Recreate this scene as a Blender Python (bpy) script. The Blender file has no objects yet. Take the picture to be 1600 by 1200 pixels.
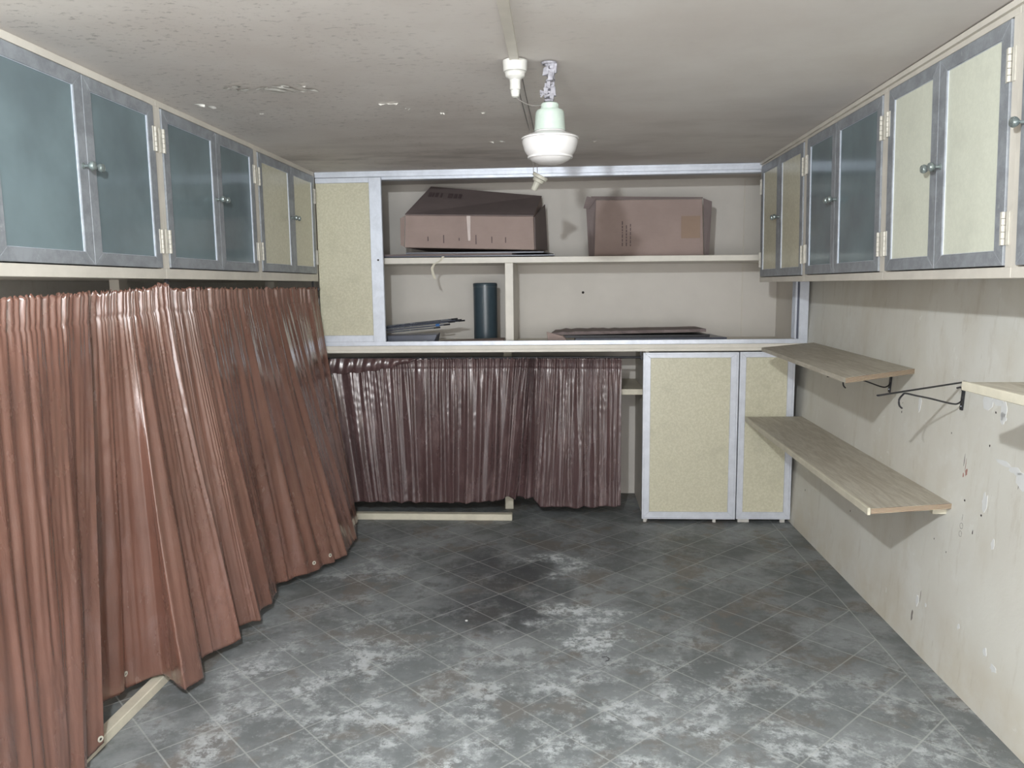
import bpy, bmesh, math, random
import numpy as np
from mathutils import Vector, Matrix

S = bpy.context.scene
COL = S.collection
random.seed(7)

# ------------------------------------------------------------------ camera
YAW, PITCH, ROLL, FPX = .0624, .1264, -.0113, 1208.7
_F = Vector((-math.sin(YAW)*math.cos(PITCH), math.cos(YAW)*math.cos(PITCH), -math.sin(PITCH)))
_R0 = Vector((math.cos(YAW), math.sin(YAW), 0)); _U0 = _R0.cross(_F)
_R = _R0*math.cos(ROLL) + _U0*math.sin(ROLL)
_U = _U0*math.cos(ROLL) - _R0*math.sin(ROLL)
cd = bpy.data.cameras.new('camera'); cam = bpy.data.objects.new('camera', cd); COL.objects.link(cam)
cam.matrix_world = Matrix(((_R.x, _U.x, -_F.x, 0), (_R.y, _U.y, -_F.y, 0), (_R.z, _U.z, -_F.z, 1.5), (0, 0, 0, 1)))
cd.sensor_width = 36; cd.lens = 36*FPX/1600; cd.clip_start = .02
S.camera = cam
S.view_settings.view_transform = 'Standard'; S.view_settings.look = 'None'
S.view_settings.exposure = 0.13; S.view_settings.gamma = 1; S.view_settings.use_curve_mapping = False

# ------------------------------------------------------------------ world and lights
w = bpy.data.worlds.new('world'); S.world = w; w.use_nodes = True
w.node_tree.nodes['Background'].inputs[0].default_value = (.6, .62, .65, 1)
w.node_tree.nodes['Background'].inputs[1].default_value = .2
def light(name, kind, loc, energy, color, **k):
    l = bpy.data.lights.new(name, kind); l.energy = energy; l.color = color
    for a, b in k.items(): setattr(l, a, b)
    o = bpy.data.objects.new(name, l); COL.objects.link(o); o.location = loc; return o
# the room's ceiling bulb, above and just behind the viewer
light('ceiling_bulb_light', 'POINT', (-.38, .25, 2.15), 225, (.90, .955, 1), shadow_soft_size=.03)
# added soft fill light behind the viewer, tilted up; no doorway is built
fill = light('rear_fill_light', 'AREA', (.0, -2.9, 1.05), 128, (.985, .965, .985), shape='RECTANGLE', size=2.8, size_y=1.9)
fill.rotation_euler = (math.radians(110), 0, 0)

# ------------------------------------------------------------------ helpers
def srgb(r, g, b):
    f = lambda c: (c/255/12.92 if c <= 10 else ((c/255+.055)/1.055)**2.4)
    return (f(r), f(g), f(b), 1)
def tag(o, label=None, cat=None, group=None, kind=None):
    if label: o['label'] = label
    if cat: o['category'] = cat
    if group: o['group'] = group
    if kind: o['kind'] = kind
    return o
def empty(name, loc, label, cat, group=None):
    o = bpy.data.objects.new(name, None); COL.objects.link(o); o.location = loc; o.empty_display_size = .05
    return tag(o, label, cat, group)
class MB:
    def __init__(s): s.bm = bmesh.new()
    def box(s, x0, x1, y0, y1, z0, z1, bev=0.0):
        return s.hexa([(x0,y0,z0),(x1,y0,z0),(x1,y1,z0),(x0,y1,z0),(x0,y0,z1),(x1,y0,z1),(x1,y1,z1),(x0,y1,z1)], bev)
    def hexa(s, P, bev=0.0):
        t = bmesh.new(); v = [t.verts.new(p) for p in P]
        for f in ((0,3,2,1),(4,5,6,7),(0,1,5,4),(1,2,6,5),(2,3,7,6),(3,0,4,7)): t.faces.new([v[i] for i in f])
        bmesh.ops.recalc_face_normals(t, faces=t.faces)
        if bev: bmesh.ops.bevel(t, geom=list(t.edges), offset=bev, segments=1, profile=.5, affect='EDGES')
        m = bpy.data.meshes.new('t'); t.to_mesh(m); t.free(); s.bm.from_mesh(m); bpy.data.meshes.remove(m); return s
    def lathe(s, prof, c=(0,0,0), n=40, M=None, axis='z'):
        rings = []
        for r, h in prof:
            ring = []
            for i in range(n):
                a = 2*math.pi*i/n
                p = Vector((r*math.cos(a), r*math.sin(a), h))
                if axis == 'x': p = Vector((p.z, p.x, p.y))
                if M: p = M @ p
                ring.append(s.bm.verts.new(p + Vector(c)))
            rings.append(ring)
        for a, b in zip(rings, rings[1:]):
            for i in range(n): s.bm.faces.new((a[i], a[(i+1)%n], b[(i+1)%n], b[i]))
        for e, (r, h) in ((rings[0], prof[0]), (rings[-1], prof[-1])):
            if r > 1e-4: s.bm.faces.new(e)
        return s
    def tube(s, pts, r, n=8, flat=None):
        pts = [Vector(p) for p in pts]; prev = None; up = Vector((0, 0, 1))
        for i, p in enumerate(pts):
            d = (pts[min(i+1, len(pts)-1)] - pts[max(i-1, 0)]).normalized()
            a = d.cross(up)
            if a.length < .1: a = d.cross(Vector((1, 0, 0)))
            a.normalize(); b = a.cross(d).normalized()
            rr = r[i] if isinstance(r, (list, tuple)) else r
            ring = [s.bm.verts.new(p + a*rr*math.cos(2*math.pi*k/n) + b*rr*(flat or 1)*math.sin(2*math.pi*k/n)) for k in range(n)]
            if prev:
                for k in range(n): s.bm.faces.new((prev[k], prev[(k+1)%n], ring[(k+1)%n], ring[k]))
            else: s.bm.faces.new(ring)
            prev = ring
        s.bm.faces.new(prev); return s
    def poly(s, P, d):
        """flat outline P extruded by vector d"""
        d = Vector(d); a = [s.bm.verts.new(p) for p in P]; b = [s.bm.verts.new(Vector(p)+d) for p in P]
        s.bm.faces.new(a); s.bm.faces.new(b[::-1]); n = len(P)
        for i in range(n): s.bm.faces.new((a[i], a[(i+1)%n], b[(i+1)%n], b[i]))
        return s
    def build(s, name, mat, parent=None, smooth=False, shear=None, offset=None):
        bmesh.ops.recalc_face_normals(s.bm, faces=s.bm.faces)
        if shear:
            for v in s.bm.verts: v.co.y += shear*(v.co.z-1.86)
        if parent is not None and offset is None: offset = abs_loc(parent)
        if offset is not None:
            for v in s.bm.verts: v.co -= offset
        me = bpy.data.meshes.new(name); s.bm.to_mesh(me); s.bm.free()
        for p in me.polygons: p.use_smooth = smooth
        if smooth:
            try: me.set_sharp_from_angle(angle=math.radians(40))
            except Exception: pass
        me.materials.append(mat)
        o = bpy.data.objects.new(name, me); COL.objects.link(o)
        if parent is not None: o.parent = parent
        elif offset is not None: o.location = offset
        return o
def abs_loc(o):
    v = Vector((0, 0, 0))
    while o: v += o.location; o = o.parent
    return v

# ------------------------------------------------------------------ materials
class NT:
    def __init__(s, name):
        s.m = bpy.data.materials.new(name); s.m.use_nodes = True; s.t = s.m.node_tree
        s.b = s.t.nodes['Principled BSDF']; s.o = s.t.nodes['Material Output']
        s.co = s.n('ShaderNodeTexCoord').outputs['Object']
    def n(s, t, **k):
        x = s.t.nodes.new(t)
        for a, b in k.items(): setattr(x, a, b)
        return x
    def put(s, sock, v):
        if hasattr(v, 'is_output') or isinstance(v, bpy.types.NodeSocket): s.t.links.new(v, sock)
        else: sock.default_value = v
    def noise(s, scale, detail=4, rough=.55, vec=None, stretch=None, dist=0):
        v = vec or s.co
        if stretch:
            mp = s.n('ShaderNodeMapping'); s.put(mp.inputs[0], v); mp.inputs['Scale'].default_value = stretch; v = mp.outputs[0]
        x = s.n('ShaderNodeTexNoise'); s.put(x.inputs['Vector'], v); x.inputs['Scale'].default_value = scale
        x.inputs['Detail'].default_value = detail; x.inputs['Roughness'].default_value = rough; x.inputs['Distortion'].default_value = dist
        return x.outputs[0]
    def ramp(s, f, a, b):
        x = s.n('ShaderNodeMapRange'); s.put(x.inputs[0], f); x.inputs[1].default_value = a; x.inputs[2].default_value = b
        x.interpolation_type = 'SMOOTHSTEP'; return x.outputs[0]
    def mix(s, f, a, b, mode='MIX'):
        x = s.n('ShaderNodeMix', data_type='RGBA', blend_type=mode); s.put(x.inputs[0], f); s.put(x.inputs[6], a); s.put(x.inputs[7], b); return x.outputs[2]
    def math(s, op, a, b=0.0, c=None):
        x = s.n('ShaderNodeMath', operation=op); s.put(x.inputs[0], a); s.put(x.inputs[1], b)
        if c is not None: s.put(x.inputs[2], c)
        return x.outputs[0]
    def dot(s, v, d):
        x = s.n('ShaderNodeVectorMath', operation='DOT_PRODUCT'); s.put(x.inputs[0], v); x.inputs[1].default_value = d; return x.outputs['Value']
    def bump(s, h, st=.3, dist=.002, nrm=None):
        x = s.n('ShaderNodeBump'); x.inputs['Strength'].default_value = st; x.inputs['Distance'].default_value = dist
        s.put(x.inputs['Height'], h)
        if nrm: s.put(x.inputs['Normal'], nrm)
        return x.outputs[0]
    def set(s, color=None, rough=None, metal=None, spec=None, normal=None, coat=None):
        for k, v in (('Base Color', color), ('Roughness', rough), ('Metallic', metal), ('Specular IOR Level', spec), ('Normal', normal), ('Coat Weight', coat)):
            if v is not None: s.put(s.b.inputs[k], v)
        return s.m
    def blob(s, cx, cy, rx, ry, warp=None):
        """soft-edged patch of a stain at a place on the floor, 1 inside"""
        v = warp or s.co
        x = s.n('ShaderNodeVectorMath', operation='SUBTRACT'); s.put(x.inputs[0], v); x.inputs[1].default_value = (cx, cy, 0)
        y = s.n('ShaderNodeVectorMath', operation='MULTIPLY'); s.put(y.inputs[0], x.outputs[0]); y.inputs[1].default_value = (1/rx, 1/ry, 0)
        l = s.n('ShaderNodeVectorMath', operation='LENGTH'); s.put(l.inputs[0], y.outputs[0])
        return s.ramp(l.outputs['Value'], 1.25, .35)

def simple(name, rgb, rough=.6, var=.12, scale=12, metal=0, spec=.4, bump=.1, stretch=None, bscale=60):
    m = NT(name); c = srgb(*rgb); d = tuple(x*(1-var) for x in c[:3])+(1,); l = tuple(min(1, x*(1+var)) for x in c[:3])+(1,)
    col = m.mix(m.ramp(m.noise(scale, 6, .6, stretch=stretch), .3, .7), d, l)
    return m.set(col, rough, metal, spec, m.bump(m.noise(bscale, 4, stretch=stretch), bump, .002))

def mat_floor():
    m = NT('stained_floor_tiles'); th = .7932; s = .2088; O = (-.2963, 3.3286)
    def line(d, w=.0052):
        off = -(O[0]*d[0] + O[1]*d[1])
        t = m.math('MULTIPLY', m.math('ADD', m.dot(m.co, (d[0], d[1], 0)), off), 1/s)
        wob = m.math('MULTIPLY', m.math('SUBTRACT', m.noise(9, 3), .5), .012)
        t = m.math('ADD', t, wob)
        q = m.math('SUBTRACT', t, m.math('ROUND', t)); q = m.math('ABSOLUTE', q)
        return m.ramp(q, w/s*.75, w/s*.3), m.math('FLOOR', t)
    l1, c1 = line((math.cos(th), math.sin(th))); l2, c2 = line((math.sin(th), -math.cos(th)))
    sp = m.n('ShaderNodeSeparateXYZ'); m.put(sp.inputs[0], m.co); X = sp.outputs[0]
    inb = m.math('LESS_THAN', X, 1.328)
    lines = m.math('MULTIPLY', m.math('MAXIMUM', l1, l2), inb)
    bl = m.ramp(m.math('ABSOLUTE', m.math('SUBTRACT', X, 1.328)), .004, .0015)
    lines = m.math('MAXIMUM', lines, bl)
    # per tile tint
    cx = m.n('ShaderNodeCombineXYZ'); m.put(cx.inputs[0], c1); m.put(cx.inputs[1], c2)
    wn = m.n('ShaderNodeTexWhiteNoise', noise_dimensions='2D'); m.put(wn.inputs['Vector'], cx.outputs[0]); tile = wn.outputs['Value']
    # warped coordinates for ragged stains
    nz = m.n('ShaderNodeTexNoise'); m.put(nz.inputs['Vector'], m.co); nz.inputs['Scale'].default_value = 4.5; nz.inputs['Detail'].default_value = 7; nz.inputs['Roughness'].default_value = .62
    sb = m.n('ShaderNodeVectorMath', operation='SUBTRACT'); m.put(sb.inputs[0], nz.outputs['Color']); sb.inputs[1].default_value = (.5, .5, .5)
    sc = m.n('ShaderNodeVectorMath', operation='SCALE'); m.put(sc.inputs[0], sb.outputs[0]); sc.inputs['Scale'].default_value = .85
    ad = m.n('ShaderNodeVectorMath', operation='ADD'); m.put(ad.inputs[0], m.co); m.put(ad.inputs[1], sc.outputs[0]); W = ad.outputs[0]
    base = m.mix(m.ramp(m.noise(2.2, 8, .68), .38, .62), srgb(98, 102, 102), srgb(140, 144, 145))
    base = m.mix(m.math('MULTIPLY', tile, .3), base, srgb(98, 103, 106))
    # brown damp patches
    br = m.ramp(m.noise(3.6, 8, .66), .52, .60)
    base = m.mix(m.math('MULTIPLY', br, .8), base, srgb(112, 106, 99))
    # dark worn area through the middle
    dark = m.math('MAXIMUM', m.blob(-.36, 4.0, .30, .42, W), m.blob(-.30, 3.45, .36, .36, W))
    dark = m.math('MAXIMUM', dark, m.math('MULTIPLY', m.blob(.3, 4.35, .9, .3, W), .45))
    base = m.mix(m.math('MULTIPLY', dark, .78), base, srgb(62, 64, 67))
    dk2 = m.blob(.95, 3.28, .14, .22, W)
    base = m.mix(m.math('MULTIPLY', dk2, .6), base, srgb(84, 80, 74))
    sm = m.ramp(m.noise(9, 10, .72), .50, .58)
    base = m.mix(m.math('MULTIPLY', sm, .42), base, srgb(92, 93, 91))
    # pale salt bloom
    pale = m.math('MULTIPLY', m.ramp(m.noise(4.5, 12, .7), .44, .60), m.ramp(m.noise(17, 12, .78), .44, .56))
    area = m.math('MAXIMUM', m.math('MULTIPLY', m.blob(.12, 3.25, .32, .26, W), 1.3), m.math('MULTIPLY', m.blob(.06, 4.05, .18, .22, W), 1.2))
    area = m.math('MAXIMUM', area, m.math('MULTIPLY', m.blob(.3, 2.35, 1.6, .75, W), .72))
    area = m.math('MAXIMUM', area, m.math('MULTIPLY', m.blob(-.8, 2.7, .6, .8, W), .65))
    area = m.math('MAXIMUM', area, m.math('MULTIPLY', m.blob(-.95, 3.9, .3, .5, W), .35))
    base = m.mix(m.math('MULTIPLY', area, .38), base, srgb(138, 144, 146))
    base = m.mix(m.math('MULTIPLY', m.math('MULTIPLY', pale, m.math('ADD', area, .16)), 1.0), base, srgb(200, 205, 207))
    fine = m.ramp(m.noise(24, 10, .75, dist=.2), .54, .62)
    base = m.mix(m.math('MULTIPLY', m.math('MULTIPLY', fine, m.math('ADD', area, .2)), .45), base, srgb(172, 176, 176))
    gr = m.ramp(m.noise(3, 3), .25, .6)
    base = m.mix(m.math('MULTIPLY', m.math('MULTIPLY', lines, .50), m.math('ADD', m.math('MULTIPLY', gr, .6), .4)), base, srgb(186, 188, 184))
    rough = m.math('ADD', m.math('MULTIPLY', m.noise(6, 5), .3), .38)
    h = m.math('SUBTRACT', m.math('MULTIPLY', m.noise(22, 7, .6), .5), m.math('MULTIPLY', lines, .4))
    return m.set(base, rough, 0, .4, m.bump(h, .25, .003))

def mat_ceiling():
    m = NT('mouldy_painted_ceiling')
    base = m.mix(m.ramp(m.noise(1.6, 5, .6), .3, .7), srgb(212, 205, 199), srgb(224, 219, 214))
    sp = m.n('ShaderNodeSeparateXYZ'); m.put(sp.inputs[0], m.co); X, Y = sp.outputs[0], sp.outputs[1]
    left = m.ramp(X, .4, -.9)
    reg = m.ramp(m.noise(2.1, 5, .65), .40, .62)
    dots = m.ramp(m.noise(42, 6, .72, stretch=(.7, 1.2, 1)), .54, .66)
    mold = m.math('MULTIPLY', m.math('MULTIPLY', dots, m.math('ADD', reg, .12)), m.math('ADD', m.math('MULTIPLY', left, .9), .05))
    base = m.mix(m.math('MULTIPLY', mold, .45), base, srgb(96, 92, 88))
    band = m.math('MULTIPLY', m.ramp(m.math('ABSOLUTE', m.math('SUBTRACT', Y, m.math('ADD', 4.15, m.math('MULTIPLY', m.noise(1.5, 3), .5)))), .42, .0), m.ramp(m.noise(6, 6, .65, stretch=(.5, 1.4, 1)), .38, .62))
    base = m.mix(m.math('MULTIPLY', m.math('MULTIPLY', band, m.ramp(X, .7, -.3)), .42), base, srgb(128, 123, 118))
    sm = m.ramp(m.noise(3.2, 6, .6, stretch=(.5, 1.3, 1)), .45, .7)
    base = m.mix(m.math('MULTIPLY', m.math('MULTIPLY', sm, m.ramp(Y, 2.4, 4.2)), .26), base, srgb(160, 152, 144))
    h = m.noise(7, 5, .6, stretch=(.5, 1.4, 1))
    return m.set(base, .75, 0, .25, m.bump(h, .12, .008, m.bump(m.noise(90, 3), .08, .001)))

def mat_wall():
    m = NT('scuffed_cream_wall_paint')
    base = m.mix(m.ramp(m.noise(1.3, 5, .6), .3, .7), srgb(210, 207, 198), srgb(220, 219, 211))
    st = m.ramp(m.noise(3, 6, .6, stretch=(1, 1, .35)), .5, .75)
    base = m.mix(m.math('MULTIPLY', st, .55), base, srgb(194, 186, 168))
    cl = m.ramp(m.noise(2.1, 7, .65, dist=.4), .52, .62)
    base = m.mix(m.math('MULTIPLY', cl, .4), base, srgb(226, 226, 221))
    dr = m.ramp(m.noise(16, 7, .7, stretch=(1, 1, .2)), .56, .66)
    base = m.mix(m.math('MULTIPLY', dr, .2), base, srgb(172, 162, 144))
    sp = m.n('ShaderNodeSeparateXYZ'); m.put(sp.inputs[0], m.co); Z = sp.outputs[2]
    low = m.math('MULTIPLY', m.ramp(Z, .38, 0.0), m.ramp(m.noise(4, 6, .65), .3, .7))
    base = m.mix(m.math('MULTIPLY', low, .35), base, srgb(190, 174, 140))
    sc = m.ramp(m.noise(30, 5, .6, stretch=(1, 1, .25)), .66, .72)
    base = m.mix(m.math('MULTIPLY', sc, .22), base, srgb(160, 150, 132))
    ch = m.ramp(m.noise(9, 4, .6), .68, .71)
    base = m.mix(m.math('MULTIPLY', ch, .5), base, srgb(228, 228, 222))
    h = m.noise(4, 6, .6)
    return m.set(base, .6, 0, .35, m.bump(h, .3, .01, m.bump(m.noise(120, 3), .12, .002)))

def mat_laminate(name, a, b, rough=.32):
    m = NT(name)
    f = m.ramp(m.noise(75, 5, .7, dist=.6), .42, .6)
    col = m.mix(f, srgb(*a), srgb(*b))
    col = m.mix(m.math('MULTIPLY', m.ramp(m.noise(9, 5), .5, .75), .35), col, srgb(*(int(x*.9) for x in a)))
    return m.set(col, rough, 0, .45, m.bump(m.noise(5, 2), .05, .004))

def mat_alu(name, rgb, rough=.42, metal=.55, var=.16):
    m = NT(name); c = srgb(*rgb)
    d = tuple(x*(1-var) for x in c[:3])+(1,); l = tuple(min(1, x*(1+var)) for x in c[:3])+(1,)
    col = m.mix(m.ramp(m.noise(14, 7, .7, dist=.3), .35, .65), d, l)
    ox = m.ramp(m.noise(40, 6, .7), .6, .7)
    col = m.mix(m.math('MULTIPLY', ox, .3), col, srgb(205, 210, 212))
    return m.set(col, m.math('ADD', m.math('MULTIPLY', m.noise(20, 5), .25), rough-.1), metal, .5, m.bump(m.noise(60, 5), .12, .001))

def mat_glass(name, rgb=(146, 164, 169), body=.58):
    m = NT(name); t = m.t
    tr = m.n('ShaderNodeBsdfTransparent'); tr.inputs[0].default_value = (.50, .62, .62, 1)
    df = m.n('ShaderNodeBsdfDiffuse')
    col = m.mix(m.ramp(m.noise(2.5, 4), .3, .7), srgb(*(int(x*.92) for x in rgb)), srgb(*(int(x*1.08) for x in rgb)))
    m.put(df.inputs[0], col)
    mx = m.n('ShaderNodeMixShader'); mx.inputs[0].default_value = body; m.put(mx.inputs[1], tr.outputs[0]); m.put(mx.inputs[2], df.outputs[0])
    gl = m.n('ShaderNodeBsdfGlossy'); gl.inputs['Roughness'].default_value = .12; gl.inputs[0].default_value = (.9, .95, 1, 1)
    fr = m.n('ShaderNodeFresnel'); fr.inputs[0].default_value = 1.5
    m2 = m.n('ShaderNodeMixShader'); m.put(m2.inputs[0], fr.outputs[0]); m.put(m2.inputs[1], mx.outputs[0]); m.put(m2.inputs[2], gl.outputs[0])
    m.put(m.o.inputs[0], m2.outputs[0]); return m.m

def mat_vinyl(name, rgb, dust=.5):
    m = NT(name); c = srgb(*rgb)
    d = tuple(x*.85 for x in c[:3])+(1,); l = tuple(x*1.12 for x in c[:3])+(1,)
    col = m.mix(m.ramp(m.noise(2.2, 4), .3, .7), d, l)
    du = m.ramp(m.noise(11, 7, .7, stretch=(1, 1, .3), dist=.5), .5, .72)
    col = m.mix(m.math('MULTIPLY', du, dust*.35), col, srgb(150, 128, 126))
    r = m.math('ADD', m.math('MULTIPLY', m.noise(7, 5, .6, stretch=(1, 1, .4)), .22), .15)
    b1 = m.bump(m.noise(26, 5, .6, stretch=(1, 1, .16), dist=.25), .35, .008)
    b2 = m.bump(m.noise(140, 3), .1, .001, b1)
    return m.set(col, r, 0, 1.0, b2, .45)

def mat_ply(name, a, b):
    m = NT(name)
    f = m.noise(7, 7, .65, stretch=(3.5, .5, 1), dist=1.2)
    col = m.mix(m.ramp(f, .35, .65), srgb(*a), srgb(*b))
    g = m.ramp(m.noise(40, 5, .7, stretch=(4, .3, 1)), .45, .6)
    col = m.mix(m.math('MULTIPLY', g, .2), col, srgb(*(int(x*.75) for x in a)))
    return m.set(col, .62, 0, .35, m.bump(m.noise(50, 4, stretch=(3, .4, 1)), .15, .002))

def mat_plyedge():
    m = NT('plywood_layers_edge')
    sp = m.n('ShaderNodeSeparateXYZ'); m.put(sp.inputs[0], m.co)
    z = m.math('ADD', sp.outputs[2], m.math('MULTIPLY', m.noise(15, 3), .003))
    f = m.math('SINE', m.math('MULTIPLY', z, 1300))
    col = m.mix(m.ramp(f, -.5, .5), srgb(118, 92, 78), srgb(196, 182, 158))
    return m.set(col, .8, 0, .2, m.bump(f, .3, .002))

def mat_card(name, rgb):
    m = NT(name); c = srgb(*rgb)
    col = m.mix(m.ramp(m.noise(5, 5), .3, .7), tuple(x*.88 for x in c[:3])+(1,), c)
    col = m.mix(m.math('MULTIPLY', m.ramp(m.noise(60, 4, .7, stretch=(.3, 1, 2)), .5, .7), .12), col, tuple(x*.7 for x in c[:3])+(1,))
    return m.set(col, .75, 0, .25, m.bump(m.noise(12, 4), .25, .006))

M = dict(
    floor=mat_floor(), ceiling=mat_ceiling(), wall=mat_wall(),
    recess=simple('recess_wall_paint', (206, 201, 193), .6, .04, 2.5, bump=.1, bscale=8),
    cream=simple('cream_painted_wood', (208, 202, 191), .45, .06, 8, bump=.12, bscale=25),
    rail=simple('cream_painted_rail', (214, 209, 198), .4, .05, 9, bump=.12),
    batten=simple('pale_painted_batten', (202, 196, 178), .55, .07, 14, bump=.3, bscale=40),
    lam=mat_laminate('speckled_cream_laminate', (194, 190, 166), (206, 202, 180)),
    lam2=mat_laminate('smooth_pale_laminate', (212, 214, 198), (217, 219, 203), .3),
    alu=mat_alu('oxidised_aluminium', (148, 152, 157), .5, .25),
    alu_b=mat_alu('bright_aluminium_track', (206, 211, 220), .38, .3, .07),
    alu_w=mat_alu('white_aluminium_frame', (204, 208, 216), .42, .3, .06),
    glass=mat_glass('dusty_tinted_glass'),
    hinge=simple('painted_hinge', (200, 196, 185), .5, .08, 40),
    inside=simple('cabinet_inside', (190, 196, 190), .7, .08, 5),
    knob=mat_alu('tarnished_knob', (150, 160, 158), .25, .6, .2),
    vinyl=mat_vinyl('brown_vinyl_sheet', (114, 80, 68)),
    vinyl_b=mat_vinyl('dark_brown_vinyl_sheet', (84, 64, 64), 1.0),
    black=simple('black_painted_iron', (38, 38, 42), .45, .2, 30),
    ply=mat_ply('weathered_plywood', (176, 168, 152), (196, 190, 176)),
    plyedge=mat_plyedge(),
    porcelain=simple('white_glazed_porcelain', (206, 203, 201), .22, .02, 8, spec=.55, bump=.03),
    mint=simple('pale_mint_enamel', (176, 188, 178), .4, .05, 30, spec=.5),
    plastic=simple('old_white_bakelite', (198, 196, 190), .35, .04, 20, spec=.5, bump=.03),
    plastic_d=simple('yellowed_bakelite', (186, 183, 170), .4, .06, 20, spec=.5, bump=.03),
    plasterlump=simple('crumbling_grey_plaster', (150, 148, 154), .9, .3, 40, bump=1, bscale=50),
    wire=simple('grey_wire', (120, 116, 112), .6, .1, 20),
    card=mat_card('brown_cardboard', (160, 142, 135)),
    card_d=mat_card('dark_and_shaded_cardboard', (128, 116, 114)),
    ink=simple('faded_print', (98, 84, 84), .8, .1, 30),
    tape=simple('shiny_tape', (176, 158, 150), .2, .05, 20, spec=.7),
    tube=simple('dark_blue_plastic', (58, 72, 80), .3, .06, 10, spec=.5, bump=.03),
    darkboard=simple('dark_blue_grey_board', (74, 78, 92), .35, .15, 9, spec=.5),
    steel=mat_alu('thin_steel_rod', (150, 156, 166), .25, .85, .15),
    blue=simple('blue_clip', (40, 100, 165), .35, .05, 20),
    flake=simple('peeled_white_paint', (226, 223, 216), .6, .03, 20),
    filler=simple('white_filler', (222, 223, 222), .7, .03, 25, bump=.4, bscale=40),
    hole=simple('dark_hole', (48, 42, 40), .9, .1, 30),
    red=simple('red_brown_scrape', (160, 122, 112), .8, .25, 40),
    pencil=simple('pencil_grey', (128, 122, 116), .8, .1, 30),
    stain=simple('brown_stain', (178, 156, 128), .8, .1, 20),
)

# ------------------------------------------------------------------ the room
YB, YF = 4.833, -3.2          # face of the built-in unit, wall behind the viewer
XL, XR0, LEAN = -2.12, 1.4425, .063
def xw(z): return XR0 + LEAN*z
RB = 5.5                      # back of the recess
def struct(o): o['kind'] = 'structure'; return o
mb = MB(); mb.box(XL-.1, 1.75, YF-.1, RB+.1, -.1, 0); struct(mb.build('floor', M['floor']))
mb = MB()
nx, ny = 10, 16
def zc(x, y):
    a = min(1, max(0, (x+1.5)/2.7)); b = min(1, max(0, (y-2.2)/2.6))
    return 2.209*(1-a) + (2.236*(1-b)+2.214*b)*a
P = [[Vector((XL-.1+(1.85-XL)*i/nx, YF-.1+(RB+.2-YF)*j/ny, 0)) for j in range(ny+1)] for i in range(nx+1)]
lo = [[mb.bm.verts.new((p.x, p.y, zc(p.x, p.y))) for p in r] for r in P]
hi = [[mb.bm.verts.new((p.x, p.y, 2.34)) for p in r] for r in P]
for i in range(nx):
    for j in range(ny):
        mb.bm.faces.new((lo[i][j], lo[i][j+1], lo[i+1][j+1], lo[i+1][j])); mb.bm.faces.new((hi[i][j], hi[i+1][j], hi[i+1][j+1], hi[i][j+1]))
for i in range(nx):
    for j in (0, ny): mb.bm.faces.new((lo[i][j], lo[i+1][j], hi[i+1][j], hi[i][j]))
for j in range(ny):
    for i in (0, nx): mb.bm.faces.new((lo[i][j], lo[i][j+1], hi[i][j+1], hi[i][j]))
ceil = struct(mb.build('ceiling', M['ceiling'], smooth=True))
mb = MB(); mb.hexa([(xw(0),YF,0),(1.75,YF,0),(1.75,RB,0),(xw(0),RB,0),(xw(2.33),YF,2.33),(1.75,YF,2.33),(1.75,RB,2.33),(xw(2.33),RB,2.33)])
wall_right = struct(mb.build('wall_right', M['wall']))
mb = MB(); mb.box(XL-.1, XL, YF, RB, 0, 2.33); struct(mb.build('wall_left', M['wall']))
mb = MB(); mb.box(XL-.1, 1.75, RB, RB+.1, 0, 2.33); struct(mb.build('wall_back', M['recess']))
mb = MB(); mb.box(XL-.1, 1.75, YF-.1, YF, 0, 2.33); struct(mb.build('wall_front', M['wall']))
# seam between two lining boards at the back of the recess
mb = MB(); mb.box(1.262, 1.268, RB-.004, RB+.002, 1.12, 2.2); struct(mb.build('trim_1', M['cream']))
# peeling paint on the ceiling
mb = MB()
def flake(mb, x, y, l, wd, ang, n=6):
    z = zc(x, y)-.001; a = random.random()*6
    for k in range(n):
        cx, cy = x + random.uniform(-l, l)*.5, y + random.uniform(-wd, wd)*.5
        pts = []
        r1, r2 = random.uniform(.3, .6)*l/2, random.uniform(.3, .6)*wd/2
        m_ = 7
        for q in range(m_):
            t = 2*math.pi*q/m_; rr = random.uniform(.6, 1.2)
            px, py = r1*rr*math.cos(t), r2*rr*math.sin(t)
            pts.append((cx+px*math.cos(ang)-py*math.sin(ang), cy+px*math.sin(ang)+py*math.cos(ang), z-.001-.012*max(0, math.sin(t+a))*random.random()))
        c0 = mb.bm.verts.new((cx, cy, z-.004)); vs = [mb.bm.verts.new(p) for p in pts]
        for q in range(m_): mb.bm.faces.new((c0, vs[q], vs[(q+1)%m_]))
for x, y, l, wd, an, n in ((-1.13, 2.80, .16, .06, -.9, 9), (-.96, 2.83, .15, .10, .3, 10), (-1.35, 3.04, .10, .05, 0, 4), (-.66, 3.10, .09, .03, 0, 4), (-.31, 3.31, .05, .03, 0, 3),
                        (-1.2, 3.2, .05, .02, 0, 2), (-.6, 3.2, .04, .02, 0, 2), (-.33, 3.95, .10, .03, .1, 3), (.16, 4.0, .08, .05, .2, 4), (-.5, 3.3, .04, .02, .1, 2)):
    flake(mb, x, y, l, wd, an, n)
mb.build('peeling_paint', M['flake'], ceil, offset=Vector((0, 0, 0)))

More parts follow.
